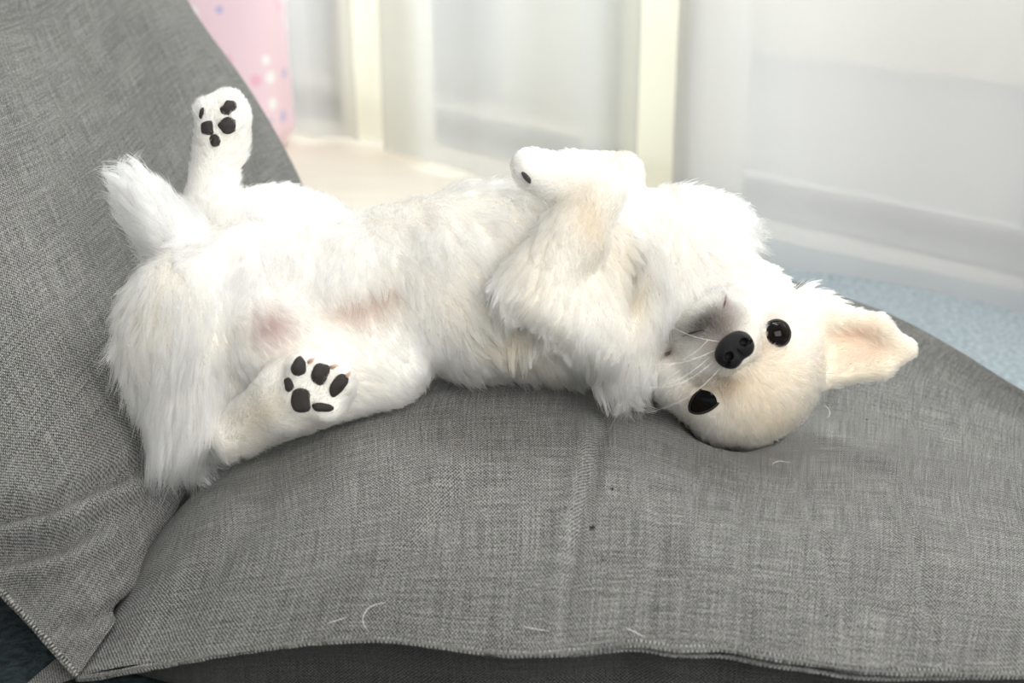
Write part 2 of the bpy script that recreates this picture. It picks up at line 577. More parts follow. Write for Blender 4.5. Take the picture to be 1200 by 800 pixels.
def surface_nets(fun, lo, hi, h):
    lo, hi = np.asarray(lo), np.asarray(hi)
    n = np.ceil((hi - lo) / h).astype(int) + 1
    ax = [lo[i] + h * np.arange(n[i]) for i in range(3)]
    G = np.empty(n)
    for i in range(n[0]):
        Y, Z = np.meshgrid(ax[1], ax[2], indexing='ij')
        P = np.stack([np.full(Y.size, ax[0][i]), Y.ravel(), Z.ravel()], 1)
        G[i] = fun(P).reshape(n[1], n[2])
    S = G < 0
    acc = np.zeros(tuple(n - 1) + (3,))
    cnt = np.zeros(tuple(n - 1))
    corners = [(i, j, k) for i in (0, 1) for j in (0, 1) for k in (0, 1)]

    def sub(A, c):
        return A[c[0]:n[0] - 1 + c[0], c[1]:n[1] - 1 + c[1], c[2]:n[2] - 1 + c[2]]
    for c in corners:
        for a in range(3):
            if c[a] == 0:
                d = list(c)
                d[a] = 1
                d = tuple(d)
                g0, g1 = sub(G, c), sub(G, d)
                cross = (g0 < 0) != (g1 < 0)
                t = np.where(cross, g0 / np.where(cross, g0 - g1, 1), 0)
                for b in range(3):
                    acc[..., b] += np.where(cross, (t if b == a else c[b]), 0)
                cnt += cross
    act = cnt > 0
    idx = -np.ones(tuple(n - 1), int)
    idx[act] = np.arange(act.sum())
    cell = np.argwhere(act)
    V = lo + h * (cell + acc[act] / cnt[act][:, None])
    F = []
    for a in range(3):
        b, c = (a + 1) % 3, (a + 2) % 3
        s0 = [slice(None)] * 3
        s1 = [slice(None)] * 3
        s0[a] = slice(0, n[a] - 1)
        s1[a] = slice(1, n[a])
        A0, A1 = S[tuple(s0)], S[tuple(s1)]
        e = np.argwhere(A0 != A1)
        ok = (e[:, b] > 0) & (e[:, c] > 0) & (e[:, b] < n[b] - 1) & (e[:, c] < n[c] - 1)
        e = e[ok]
        inside = A0[tuple(e.T)]
        q = []
        for db, dc in ((1, 1), (0, 1), (0, 0), (1, 0)):
            f = e.copy()
            f[:, b] -= db
            f[:, c] -= dc
            q.append(idx[tuple(f.T)])
        q = np.stack(q, 1)
        q[~inside] = q[~inside][:, ::-1]
        F.append(q)
    F = np.concatenate(F)
    F = F[(F >= 0).all(1)]
    return V, F


def smooth_mesh(V, F, it=3, lam=0.5):
    E = np.concatenate([F[:, [0, 1]], F[:, [1, 2]], F[:, [2, 3]], F[:, [3, 0]]])
    for _ in range(it):
        acc = np.zeros_like(V)
        cnt = np.zeros(len(V))
        np.add.at(acc, E[:, 0], V[E[:, 1]])
        np.add.at(acc, E[:, 1], V[E[:, 0]])
        np.add.at(cnt, E[:, 0], 1)
        np.add.at(cnt, E[:, 1], 1)
        V = V + lam * (acc / cnt[:, None] - V)
    return V


def sdf_grad(X, e=0.0008):
    g = np.stack([dog_sdf(X + np.eye(3)[i] * e) - dog_sdf(X - np.eye(3)[i] * e) for i in range(3)], 1)
    return g / (np.linalg.norm(g, axis=1)[:, None] + 1e-9)


def hit(u, v, out=0.0):
    """where a sight line meets the dog: camera-space point and normal"""
    r = np.array([(u - 600) / FPX, -(v - 400) / FPX, -1.0])
    d = 0.70
    for _ in range(200):
        s = float(dog_sdf((r * d)[None])[0])
        if s < 0.0002:
            break
        d += max(s * 0.7, 0.0002)
    p = r * d
    nrm = sdf_grad(p[None])[0]
    return p + nrm * out, nrm


lo = np.min([np.minimum(p['a'], p['b']) - max(p['ra'], p['rb']) if p['t'] == 'cap' else p['c'] - p['r'].max() for p in PR], axis=0) - 0.012
hi = np.max([np.maximum(p['a'], p['b']) + max(p['ra'], p['rb']) if p['t'] == 'cap' else p['c'] + p['r'].max() for p in PR], axis=0) + 0.012
BV, BF = surface_nets(dog_sdf, lo, hi, 0.0034)
BV = smooth_mesh(BV, BF, 2, 0.4)

# colour patches on the coat and skin, painted shade in hollows among them: picture point, radii, strength, colour
FUR_WHITE = np.array([0.905, 0.885, 0.84])
FUR_CREAM = np.array([0.85, 0.775, 0.64])
SPOTS = []


def spot(u, v, ru, rv, ang, strength, color, bald=0.0):
    p, n = hit(u, v)
    SPOTS.append((p, n, ru * K, rv * K, math.radians(ang), strength, np.array(color), bald))


DARK = (0.008, 0.007, 0.007)
spot(826, 379, 42, 18, 28, .97, DARK)
spot(845, 386, 22, 22, 0, .9, DARK)
spot(858, 366, 20, 24, 10, .5, (0.20, 0.17, 0.16))
spot(836, 410, 14, 20, 20, .5, (0.22, 0.18, 0.17))
spot(783, 413, 9, 5, 40, .9, (0.10, 0.06, 0.05))
spot(851, 352, 2.6, 12, 5, .9, (0.25, 0.16, 0.15))
spot(854, 452, 26, 16, 30, .9, (0.24, 0.17, 0.13))
spot(822, 452, 32, 12, 43, .40, (0.50, 0.36, 0.26))
spot(894, 408, 20, 14, 0, .85, (0.27, 0.21, 0.18))
spot(905, 372, 20, 10, -10, .35, (0.62, 0.45, 0.36))
spot(318, 384, 28, 25, 0, .9, (0.40, 0.28, 0.26), .75)
spot(425, 362, 46, 16, 12, .8, (0.48, 0.33, 0.26), .6)
spot(455, 346, 10, 7, 0, .75, (0.40, 0.26, 0.18), .5)
spot(1000, 392, 30, 13, 12, .85, (0.74, 0.40, 0.30), .85)
spot(1010, 408, 75, 50, 10, .65, (0.80, 0.68, 0.52))
spot(1012, 412, 30, 10, 15, .5, (0.78, 0.52, 0.42), .6)
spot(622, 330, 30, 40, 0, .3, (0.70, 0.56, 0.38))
spot(694, 262, 24, 44, 25, .7, (0.60, 0.48, 0.34))  # tan painted on as the shadow side of the fore arm
spot(592, 402, 56, 24, -20, .75, (0.58, 0.45, 0.28))  # shade painted into the arm pit hollow
spot(742, 330, 16, 46, 10, .75, (0.62, 0.49, 0.31))  # shade painted into the hollow between arm and throat
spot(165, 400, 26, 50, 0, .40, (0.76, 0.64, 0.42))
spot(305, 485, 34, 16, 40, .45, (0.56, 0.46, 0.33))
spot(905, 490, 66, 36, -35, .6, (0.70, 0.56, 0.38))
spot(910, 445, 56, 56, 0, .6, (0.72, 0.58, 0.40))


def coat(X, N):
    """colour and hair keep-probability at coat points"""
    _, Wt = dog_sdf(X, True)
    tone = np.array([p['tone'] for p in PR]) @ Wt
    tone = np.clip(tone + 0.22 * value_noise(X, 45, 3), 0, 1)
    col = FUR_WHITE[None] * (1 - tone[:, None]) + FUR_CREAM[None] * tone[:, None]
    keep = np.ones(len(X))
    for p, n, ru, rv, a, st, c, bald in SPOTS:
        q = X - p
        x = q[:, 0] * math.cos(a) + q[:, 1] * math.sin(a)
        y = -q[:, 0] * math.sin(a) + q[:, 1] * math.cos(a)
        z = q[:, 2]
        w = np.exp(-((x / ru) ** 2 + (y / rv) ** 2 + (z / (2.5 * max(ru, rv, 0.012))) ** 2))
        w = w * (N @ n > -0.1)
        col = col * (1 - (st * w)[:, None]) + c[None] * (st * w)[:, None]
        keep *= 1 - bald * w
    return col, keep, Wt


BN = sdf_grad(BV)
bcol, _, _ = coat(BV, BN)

# ------------------------------------------------------------------ sofa


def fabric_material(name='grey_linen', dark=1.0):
    b = NT(name)
    uv = b.n('ShaderNodeUVMap', uv_map='UVMap').outputs[0]
    sep = b.n('ShaderNodeSeparateXYZ', {0: uv})
    warp = b.n('ShaderNodeTexNoise', {'Vector': uv, 'Scale': 55.0, 'Detail': 2.0}).outputs['Color']
    off = b.n('ShaderNodeVectorMath', {0: warp, 1: (0.5, 0.5, 0.5)}, operation='SUBTRACT').outputs[0]
    offs = b.n('ShaderNodeVectorMath', {0: off, 3: 0.0022}, operation='SCALE').outputs[0]
    uvd = b.n('ShaderNodeVectorMath', {0: uv, 1: offs}, operation='ADD').outputs[0]
    sp = b.n('ShaderNodeSeparateXYZ', {0: uvd})
    pitch = 0.0025
    k = 2 * math.pi / pitch
    su = b.math('SINE', b.math('MULTIPLY', sp.outputs[0], k))
    sv = b.math('SINE', b.math('MULTIPLY', sp.outputs[1], k))
    # plain weave: crossings alternate over and under
    hw = b.math('MULTIPLY', su, sv)
    th = b.math('ADD', b.math('ABSOLUTE', su), b.math('ABSOLUTE', sv))
    hgt = b.math('ADD', b.math('MULTIPLY', hw, 0.5), b.math('MULTIPLY', th, 0.35))
    # slubs: long thin light and dark yarns both ways
    m1 = b.n('ShaderNodeMapping', {'Vector': uv, 'Scale': (22, 620, 1)}).outputs[0]
    n1 = b.n('ShaderNodeTexNoise', {'Vector': m1, 'Scale': 1.0, 'Detail': 2.0}).outputs[0]
    m2 = b.n('ShaderNodeMapping', {'Vector': uv, 'Scale': (620, 22, 1)}).outputs[0]
    n2 = b.n('ShaderNodeTexNoise', {'Vector': m2, 'Scale': 1.0, 'Detail': 2.0}).outputs[0]
    m3 = b.n('ShaderNodeMapping', {'Vector': uv, 'Scale': (760, 760, 1)}).outputs[0]
    n3 = b.n('ShaderNodeTexNoise', {'Vector': m3, 'Scale': 1.0, 'Detail': 3.0}).outputs[0]
    n4 = b.n('ShaderNodeTexNoise', {'Vector': uv, 'Scale': 9.0, 'Detail': 3.0}).outputs[0]
    sl = b.math('MULTIPLY', b.math('ADD', n1, n2), 0.5)
    f = b.math('ADD', b.math('MULTIPLY', b.math('SUBTRACT', sl, 0.5), 1.3), b.math('MULTIPLY', b.math('SUBTRACT', n3, 0.5), 1.7))
    f = b.math('ADD', f, b.math('MULTIPLY', hgt, 0.75))
    f = b.math('ADD', f, b.math('MULTIPLY', b.math('SUBTRACT', n4, 0.5), 0.25))
    f = b.math('ADD', f, 0.285)
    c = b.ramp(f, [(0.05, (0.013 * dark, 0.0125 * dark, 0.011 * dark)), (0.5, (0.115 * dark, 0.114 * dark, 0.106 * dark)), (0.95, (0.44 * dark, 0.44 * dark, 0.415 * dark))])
    bh = b.math('ADD', b.math('MULTIPLY', hgt, 0.6), b.math('MULTIPLY', n3, 0.8))
    bp = b.n('ShaderNodeBump', {'Height': bh, 'Strength': 0.85, 'Distance': 0.0016}).outputs[0]
    return b.surface(b.n('ShaderNodeBsdfPrincipled', {'Base Color': c, 'Roughness': 0.92, 'Normal': bp, 'Sheen Weight': 0.12, 'Specular IOR Level': 0.2}).outputs[0])


FABRIC = fabric_material()


def set_uv(o, uvs):
    me = o.data
    lay = me.uv_layers.new(name='UVMap')
    li = np.empty(len(me.loops), dtype=np.int32)
    me.loops.foreach_get('vertex_index', li)
    lay.data.foreach_set('uv', np.asarray(uvs, np.float32)[li].ravel())


def creases(S, lines):
    """push a surface (r,c,3) in or out along folds given as picture polylines: (points, width px, depth m)"""
    px = to_pixel(S)
    N = np.cross(np.gradient(S, axis=1), np.gradient(S, axis=0))
    N /= np.linalg.norm(N, axis=2)[..., None] + 1e-12
    if (N * (np.array([0, 0, H]) - S)).sum() < 0:
        N = -N
    P = px[..., :2].reshape(-1, 2)
    tot = np.zeros(len(P))
    for pts, sig, dep in lines:
        pts = np.array(pts, float)
        best = np.full(len(P), 1e9)
        side = np.zeros(len(P))
        tt = np.zeros(len(P))
        for i in range(len(pts) - 1):
            a, b = pts[i], pts[i + 1]
            h = np.clip(((P - a) @ (b - a)) / ((b - a) @ (b - a)), 0, 1)
            q = P - (a + h[:, None] * (b - a))
            d = np.linalg.norm(q, axis=1)
            sd = (b - a)[0] * q[:, 1] - (b - a)[1] * q[:, 0]
            m = d < best
            best[m] = d[m]
            side[m] = np.sign(sd[m])
            tt[m] = (i + h[m]) / (len(pts) - 1)
        fade = np.clip(np.minimum(tt, 1 - tt) * 6, 0.0, 1)
        tot += dep * fade * (-np.exp(-(best / sig) ** 2) + 0.75 * np.exp(-((best - 1.9 * sig) / (1.1 * sig)) ** 2) * (side > 0))
    return S + N * tot.reshape(S.shape[:2])[..., None], N


sofa = empty('sofa', (0.2, 0.95, 0.0235))
tag(sofa, 'low grey linen lounge sofa with padded seat and reclined back, the dog lying on it', 'sofa')

ZR = [
    [(92, 792, .030), (250, 768, .070), (420, 749, .090), (600, 765, .092), (740, 755, .098), (860, 762, .097), (1000, 783, .090), (1200, 791, .083), (1500, 800, .05)],
    [(150, 700, .055), (290, 655, .115), (440, 630, .135), (610, 620, .142), (750, 622, .142), (870, 635, .135), (1010, 655, .122), (1220, 690, .10), (1500, 720, .05)],
    [(203, 604, .078), (300, 537, .118), (440, 485, .150), (610, 462, .155), (750, 480, .148), (880, 530, .132), (1010, 540, .120), (1210, 570, .097), (1480, 620, .045)],
    [(222, 585, .070), (315, 520, .112), (450, 472, .148), (614, 440, .160), (752, 455, .151), (880, 500, .133), (1013, 515, .121), (1210, 550, .0965), (1475, 607, .044)],
    [(250, 530, .060), (340, 480, .115), (470, 400, .150), (620, 385, .168), (760, 395, .155), (880, 415, .130), (1020, 435, .118), (1210, 500, .092), (1450, 570, .04)],
    [(330, 340, .08), (400, 330, .115), (500, 315, .145), (640, 312, .150), (780, 318, .136), (900, 330, .130), (1050, 380, .115), (1210, 478, .088), (1430, 560, .03)],
]
CT = np.array([[at_z(*q) for q in r] for r in ZR])
far = CT[-1] + np.array([0, 0.05, 0])
far[:, 2] = CT[-1][:, 2] * 0.45
far2 = CT[-1] + np.array([0, 0.04, 0])
far2[:, 2] = 0.012
CT = np.concatenate([CT, far[None], far2[None]])
lft = CT[:, 0] + np.array([-0.035, 0, 0])
lft[:, 2] = np.maximum(CT[:, 0, 2] - 0.05, 0.012)
rgt = CT[:, -1] + np.array([0.06, 0, 0])
rgt[:, 2] = 0.012
CT = np.concatenate([lft[:, None], CT, rgt[:, None]], axis=1)
SEAT, tr, tc = spline_surface(CT, 190, 300)
SEAT[..., 2] = np.maximum(SEAT[..., 2], 0.0235)
SEAT, _ = creases(SEAT, [
    ([(712, 470), (697, 540), (675, 640), (655, 762)], 9, 0.0040),
    ([(930, 530), (965, 640), (988, 720), (1000, 790)], 6, 0.0018),
    ([(1040, 545), (1073, 640), (1090, 720), (1098, 790)], 6, 0.0030),
    ([(860, 550), (872, 660), (868, 765)], 7, 0.0015),
    ([(560, 540), (510, 620), (430, 700)], 14, 0.0022),
    ([(770, 560), (775, 660), (760, 760)], 10, 0.0018),
    ([(330, 560), (260, 650), (160, 770)], 16, 0.0026),
])
SEAT[..., 2] += 0.0010 * value_noise(SEAT.reshape(-1, 3), 22, 5).reshape(SEAT.shape[:2])
# the dog's weight presses the padding down
for _ in range(6):
    d = dog_sdf(world_to_cam(SEAT.reshape(-1, 3))).reshape(SEAT.shape[:2])
    SEAT[..., 2] -= np.clip(0.005 - d, 0, 0.03) * 0.9
SEAT[..., 2] = np.maximum(SEAT[..., 2], 0.0235)
seat = mesh_obj('seat', SEAT.reshape(-1, 3), grid_faces(*SEAT.shape[:2]), FABRIC, sofa)
UV = np.stack(np.meshgrid(tc, tr), -1).reshape(-1, 2)
set_uv(seat, UV)

# side panel under the front seam
seam_px = [(92, 795, .031), (110, 793, .036), (150, 786, .046), (200, 777, .058), (300, 760, .076), (400, 749.5, .089), (460, 750, .092), (520, 757, .092), (600, 766, .092), (650, 765, .094), (690, 761, .096), (740, 753.5, .098), (790, 759, .098), (850, 760, .097), (900, 769, .095), (950, 776, .092), (1000, 784, .090), (1080, 787, .088), (1200, 791, .083), (1350, 796, .068), (1500, 800, .05)]
SEAM = curve_pts([at_z(*q) for q in seam_px], 240)
rows = []
for dy, fz in ((0.0, 1.0), (0.010, 0.93), (0.022, 0.80), (0.026, 0.5), (0.022, 0.2), (0.03, 0.0)):
    r = SEAM.copy()
    r[:, 1] += dy
    r[:, 2] = 0.0235 + np.maximum(r[:, 2] - 0.0245, 0) * fz
    rows.append(r)
PAN = np.array(rows)
PAN[3:, :, 1] += 0.004 * np.sin(PAN[3:, :, 0] * 40)
panel = mesh_obj('side_panel', PAN.reshape(-1, 3), grid_faces(*PAN.shape[:2], flip=True), fabric_material('linen_side_shaded', 0.22), sofa)  # same linen darkened: shade under the overhang put into the colour
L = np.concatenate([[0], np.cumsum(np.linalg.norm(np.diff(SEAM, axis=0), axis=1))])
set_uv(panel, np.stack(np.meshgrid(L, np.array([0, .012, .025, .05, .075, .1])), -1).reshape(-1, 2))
panel['label'] = 'side panel below the seam, shade painted into its colour'


def seam_tube(name, P, rad, parent):
    P = P + np.array([0, -0.001, 0.0005])
    R = rad * (1 + 0.25 * value_noise(P, 160, 9))
    V, F = tube(P, R, 8)
    o = mesh_obj(name, V, F, FABRIC, parent)
    ll = np.concatenate([[0], np.cumsum(np.linalg.norm(np.diff(P, axis=0), axis=1))])
    set_uv(o, np.stack([np.repeat(ll, 8), np.tile(np.arange(8) * 0.0006, len(P))], 1))
    return o


seam_tube('piping', SEAM, 0.0023, sofa)
LOW = SEAM[95:185].copy()
fall = np.sin(np.linspace(0, math.pi, len(LOW))) ** 0.5
LOW[:, 2] -= 0.0065 * fall
LOW[:, 1] += 0.002
seam_tube('seam_flap', LOW, 0.0014, sofa)

# backrest, leaning away to the left
BR = [
    [(92, 792, .845), (48, 742, .852), (0, 690, .862), (-110, 560, .89), (-220, 400, .93), (-330, 200, .985), (-430, 0, 1.05)],
    [(150, 700, .885), (115, 640, .880), (70, 560, .890), (-10, 420, .925), (-90, 250, .97), (-170, 60, 1.03), (-250, -120, 1.10)],
    [(205, 600, .965), (190, 530, .960), (160, 440, .975), (105, 320, 1.01), (45, 180, 1.06), (-20, 20, 1.12), (-80, -140, 1.18)],
    [(270, 470, 1.10), (262, 410, 1.095), (240, 330, 1.11), (200, 220, 1.145), (150, 100, 1.19), (95, -30, 1.24), (40, -170, 1.29)],
    [(345, 330, 1.25), (340, 285, 1.25), (318, 215, 1.262), (278, 130, 1.285), (230, 40, 1.32), (185, -60, 1.35), (130, -180, 1.39)],
    [(372, 300, 1.36), (366, 255, 1.36), (344, 200, 1.37), (299, 120, 1.39), (247, 50, 1.42), (205, -25, 1.45), (160, -150, 1.48)],
]
CB = np.array([[ray_point(*q) for q in r] for r in BR])
top = CB[:, -1] + np.array([-0.06, 0.02, 0.0])
CB = np.concatenate([CB, top[:, None]], axis=1)
b1 = CB[-1] + np.array([-0.03, 0.035, -0.01])
b2 = CB[-1] + np.array([-0.12, 0.02, -0.03])
CB = np.concatenate([CB, b1[None], b2[None]])
BACK, tr, tc = spline_surface(CB, 190, 170)
BACK, BNn = creases(BACK, [
    ([(-60, 622), (0, 607), (60, 592), (120, 562), (190, 536)], 11, 0.0130),
    ([(-60, 662), (0, 655), (70, 640), (140, 600)], 11, 0.0100),
    ([(60, 745), (110, 722), (150, 705), (200, 690)], 9, 0.0085),
    ([(90, 770), (120, 740), (165, 690)], 6, 0.0040),
    ([(0, 500), (80, 470), (150, 420)], 14, 0.0010),
])
BACK[..., 2] += 0.0012 * value_noise(BACK.reshape(-1, 3), 18, 8).reshape(BACK.shape[:2])
d = dog_sdf(world_to_cam(BACK.reshape(-1, 3))).reshape(BACK.shape[:2])
BACK += -BNn * np.clip(0.003 - d, 0, 0.05)[..., None]
BACK[..., 2] = np.maximum(BACK[..., 2], 0.0235)
backrest = mesh_obj('backrest', BACK.reshape(-1, 3), grid_faces(*BACK.shape[:2]), FABRIC, sofa)
set_uv(backrest, np.stack(np.meshgrid(tc, tr), -1).reshape(-1, 2))
# its rear shell gives it thickness
REAR = BACK + np.array([-0.06, 0.06, -0.035])
REAR[:40] += np.array([0.03, 0.05, 0.0]) * np.linspace(1, 0, 40)[:, None, None]
REAR[..., 2] = np.maximum(REAR[..., 2], 0.0235)
g = np.stack([BACK[0], REAR[0]])
nb_, nc_ = BACK.shape[:2]
ring = [BACK[0, :], BACK[:, -1], BACK[-1, ::-1], BACK[::-1, 0]]
ringr = [REAR[0, :], REAR[:, -1], REAR[-1, ::-1], REAR[::-1, 0]]
ra, rb = np.concatenate(ring), np.concatenate(ringr)
V = np.concatenate([REAR.reshape(-1, 3), ra, rb])
F = [tuple(f) for f in grid_faces(nb_, nc_, flip=True)]
o1, o2 = nb_ * nc_, nb_ * nc_ + len(ra)
for i in range(len(ra) - 1):
    F.append((o1 + i, o2 + i, o2 + i + 1, o1 + i + 1))
rear = mesh_obj('backrest_shell', V, F, FABRIC, sofa)
set_uv(rear, V[:, [1, 2]])
E0 = curve_pts([ray_point(*q) for q in BR[0]], 120)
seam_tube('backrest_piping', E0, 0.0024, sofa)

# ------------------------------------------------------------------ dog objects
feet = cam_to_world(C3(560, 430, 0))
dog = empty('dog', tuple(feet))
tag(dog, 'small white long-haired dog lying on its back on the grey sofa', 'dog')


def vcol_material(name, rough=0.85):
    b = NT(name)
    c = b.n('ShaderNodeAttribute', attribute_name='tint').outputs['Color']
    return b.surface(b.n('ShaderNodeBsdfPrincipled', {'Base Color': c, 'Roughness': rough, 'Specular IOR Level': 0.15}).outputs[0])


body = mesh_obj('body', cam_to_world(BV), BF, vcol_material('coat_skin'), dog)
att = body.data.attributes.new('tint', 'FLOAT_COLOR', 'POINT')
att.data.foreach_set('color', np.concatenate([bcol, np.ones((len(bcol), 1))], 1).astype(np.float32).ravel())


# bare things the fur must leave free: centre (camera space), radius
BARE = []


def fur(name, n_total, n_guides):
    tri = np.concatenate([BF[:, [0, 1, 2]], BF[:, [0, 2, 3]]])
    a, b_, c = BV[tri[:, 0]], BV[tri[:, 1]], BV[tri[:, 2]]
    cr = np.cross(b_ - a, c - a)
    area = np.linalg.norm(cr, axis=1) / 2
    nrm = cr / (2 * area[:, None] + 1e-15)
    cen = (a + b_ + c) / 3
    view = -cen / np.linalg.norm(cen, axis=1)[:, None]
    dens = area * np.where((nrm * view).sum(1) > -0.35, 1.0, 0.3)
    pr = dens / dens.sum()
    k = rng.choice(len(tri), n_total, p=pr)
    r1, r2 = np.sqrt(rng.random(n_total)), rng.random(n_total)
    X = a[k] * (1 - r1)[:, None] + b_[k] * (r1 * (1 - r2))[:, None] + c[k] * (r1 * r2)[:, None]
    N = sdf_grad(X)
    col, keep, Wt = coat(X, N)
    ok = rng.random(n_total) < keep
    for p, r in BARE:
        ok &= (((X - p) / r) ** 2).sum(1) > 1 if np.ndim(r) else np.linalg.norm(X - p, axis=1) > r
    X, N, col, Wt = X[ok], N[ok], col[ok], Wt[:, ok]
    n = len(X)
    # flow
    fl = np.zeros((n, 3))
    for i, p in enumerate(PR):
        f = p['flow']
        if f[0] == 'from':
            q = X - C3(*f[1])
            q /= np.linalg.norm(q, axis=1)[:, None] + 1e-9
        else:
            q = np.array([f[0], -f[1], f[2]], float)[None]
            q = np.repeat(q / np.linalg.norm(q), n, 0)
        fl += Wt[i][:, None] * q
    Lr = np.array([p['L'] * (1.25 if p['L'] > 15 else 1.15) for p in PR]) @ Wt * K
    lift = np.array([p['lift'] for p in PR]) @ Wt
    wob = np.stack([value_noise(X, 38, s) for s in (21, 22, 23)], 1) * 0.40 + np.stack([value_noise(X, 120, s) for s in (31, 32, 33)], 1) * 0.14
    fl = fl + wob
    fl -= N * (fl * N).sum(1)[:, None]
    fl /= np.linalg.norm(fl, axis=1)[:, None] + 1e-9
    Lr = Lr * (0.8 + 0.25 * value_noise(X, 60, 41)) * rng.uniform(0.55, 1.15, n)
    jit = rng.normal(0, 0.13, (n, 3))
    NP = 6
    tt = np.linspace(0, 1, NP)
    P = np.empty((n, NP, 3))
    P[:, 0] = X - N * 0.0006
    cur = X.copy()
    grav = world_to_cam(np.array([[0, 0, -1.0 + H]]))[0] * 0  # reset below
    grav = np.array([0, -CP, SP * -1.0])
    for j in range(1, NP):
        s = tt[j]
        lf = (lift + 0.12 * rng.random(n)) * (1.55 - 1.1 * s)
        g = np.clip(Lr / 0.03, 0, 1)[:, None] * 0.28 * s
        dr = N * lf[:, None] + fl * (1 - 0.5 * lf)[:, None] + grav[None] * g + jit * (0.5 + s)
        dr /= np.linalg.norm(dr, axis=1)[:, None]
        cur = cur + dr * (Lr / (NP - 1))[:, None]
        P[:, j] = cur
    # gather strands in locks
    gi = rng.choice(n, n_guides, replace=False)
    kd = kdtree.KDTree(n_guides)
    for q, i in enumerate(gi):
        kd.insert(X[i], q)
    kd.balance()
    near = np.array([kd.find(x)[1] for x in X])
    G = gi[near]
    cl = np.clip(Lr / (18 * K), 0.2, 1.0) * rng.uniform(0.5, 0.98, n)
    for j in range(1, NP):
        w = (cl * tt[j] ** 1.3)[:, None]
        same = (N * N[G]).sum(1)[:, None] > 0.5
        tgt = P[G, j] * (Lr / np.maximum(Lr[G], 1e-6)).clip(0.7, 1.1)[:, None] + P[G, 0] * (1 - (Lr / np.maximum(Lr[G], 1e-6)).clip(0.7, 1.1))[:, None]
        P[:, j] = np.where(same, P[:, j] * (1 - w) + tgt * w, P[:, j])
    lock = rng.uniform(0.84, 1.04, n_guides)[near]
    col = np.clip(col * (lock * rng.uniform(0.93, 1.04, n))[:, None], 0, 0.97)
    cv = bpy.data.hair_curves.new(name)
    cv.add_curves([NP] * n)
    Wd = cam_to_world(P.reshape(-1, 3)) - np.array(dog.location)
    cv.attributes['position'].data.foreach_set('vector', Wd.astype(np.float32).ravel())
    ra = cv.attributes.get('radius') or cv.attributes.new('radius', 'FLOAT', 'POINT')
    base = 0.00016 * np.clip(0.75 + Lr / 0.05, 0.75, 1.15)
    rr = base[:, None] * (1 - 0.75 * tt[None] ** 1.5)
    ra.data.foreach_set('value', rr.astype(np.float32).ravel())
    ca = cv.attributes.new('tint', 'FLOAT_COLOR', 'CURVE')
    ca.data.foreach_set('color', np.concatenate([col, np.ones((n, 1))], 1).astype(np.float32).ravel())
    o = bpy.data.objects.new(name, cv)
    cv.materials.append(HAIR_M)
    link(o, dog)
    o['kind'] = 'stuff'
    return o


def hair_material():
    b = NT('dog_hair')
    c = b.n('ShaderNodeAttribute', attribute_name='tint').outputs['Color']
    h = b.n('ShaderNodeBsdfHairPrincipled', {'Color': c, 'Roughness': 0.35, 'Radial Roughness': 0.7}, model='CHIANG', parametrization='COLOR').outputs[0]
    return b.surface(h)


HAIR_M = hair_material()
PAD_M = NT('paw_pad_skin')
_n = PAD_M.n('ShaderNodeTexNoise', {'Scale': 900.0, 'Detail': 2.0}).outputs[0]
_b = PAD_M.n('ShaderNodeBump', {'Height': _n, 'Strength': 0.5, 'Distance': 0.0006}).outputs[0]
PAD_M = PAD_M.surface(PAD_M.n('ShaderNodeBsdfPrincipled', {'Base Color': (0.030, 0.024, 0.022, 1), 'Roughness': 0.62, 'Normal': _b}).outputs[0])
NOSE_M = NT('nose_leather')
_n = NOSE_M.n('ShaderNodeTexVoronoi', {'Scale': 1500.0}).outputs[0]
_b = NOSE_M.n('ShaderNodeBump', {'Height': _n, 'Strength': 0.35, 'Distance': 0.0004}).outputs[0]
NOSE_M = NOSE_M.surface(NOSE_M.n('ShaderNodeBsdfPrincipled', {'Base Color': (0.010, 0.010, 0.011, 1), 'Roughness': 0.38, 'Specular IOR Level': 0.16, 'Normal': _b}).outputs[0])
EYE_M = vcol_material('dark_eye', 0.04)
LID_M = plain('eyelid_rim', (0.010, 0.008, 0.007), 0.5)
LIP_M = plain('lip_skin', (0.05, 0.03, 0.028), 0.5)
CLAW_M = plain('claw_horn', (0.72, 0.50, 0.38), 0.4)


def frame_from(n, ref):
    n = n / np.linalg.norm(n)
    x = ref - n * (ref @ n)
    x /= np.linalg.norm(x)
    return np.stack([x, np.cross(n, x), n])


def blob(name, centre, axes, radii, mat, nu=20, nv=12, power=2.0, bend=0.0, parent=None, rough=0.0):
    V, F = [], []
    for i in range(nv + 1):
        th = math.pi * i / nv
        for j in range(nu):
            ph = 2 * math.pi * j / nu
            x, y, z = math.sin(th) * math.cos(ph), math.sin(th) * math.sin(ph), math.cos(th)
            k = (abs(x) ** power + abs(y) ** power + abs(z) ** power) ** (-1 / power)
            x, y, z = x * k * radii[0], y * k * radii[1], z * k * radii[2]
            y += bend * x * x / radii[0]
            k = 1 + rough * value_noise(np.array([[x, y, z]]) / max(radii) + centre * 300, 1.6, 4)[0]
            V.append(centre + k * (x * axes[0] + y * axes[1] + z * axes[2]))
    for i in range(nv):
        for j in range(nu):
            k = (j + 1) % nu
            F.append((i * nu + j, (i + 1) * nu + j, (i + 1) * nu + k, i * nu + k))
    return mesh_obj(name, cam_to_world(np.array(V)), F, mat, parent or dog)


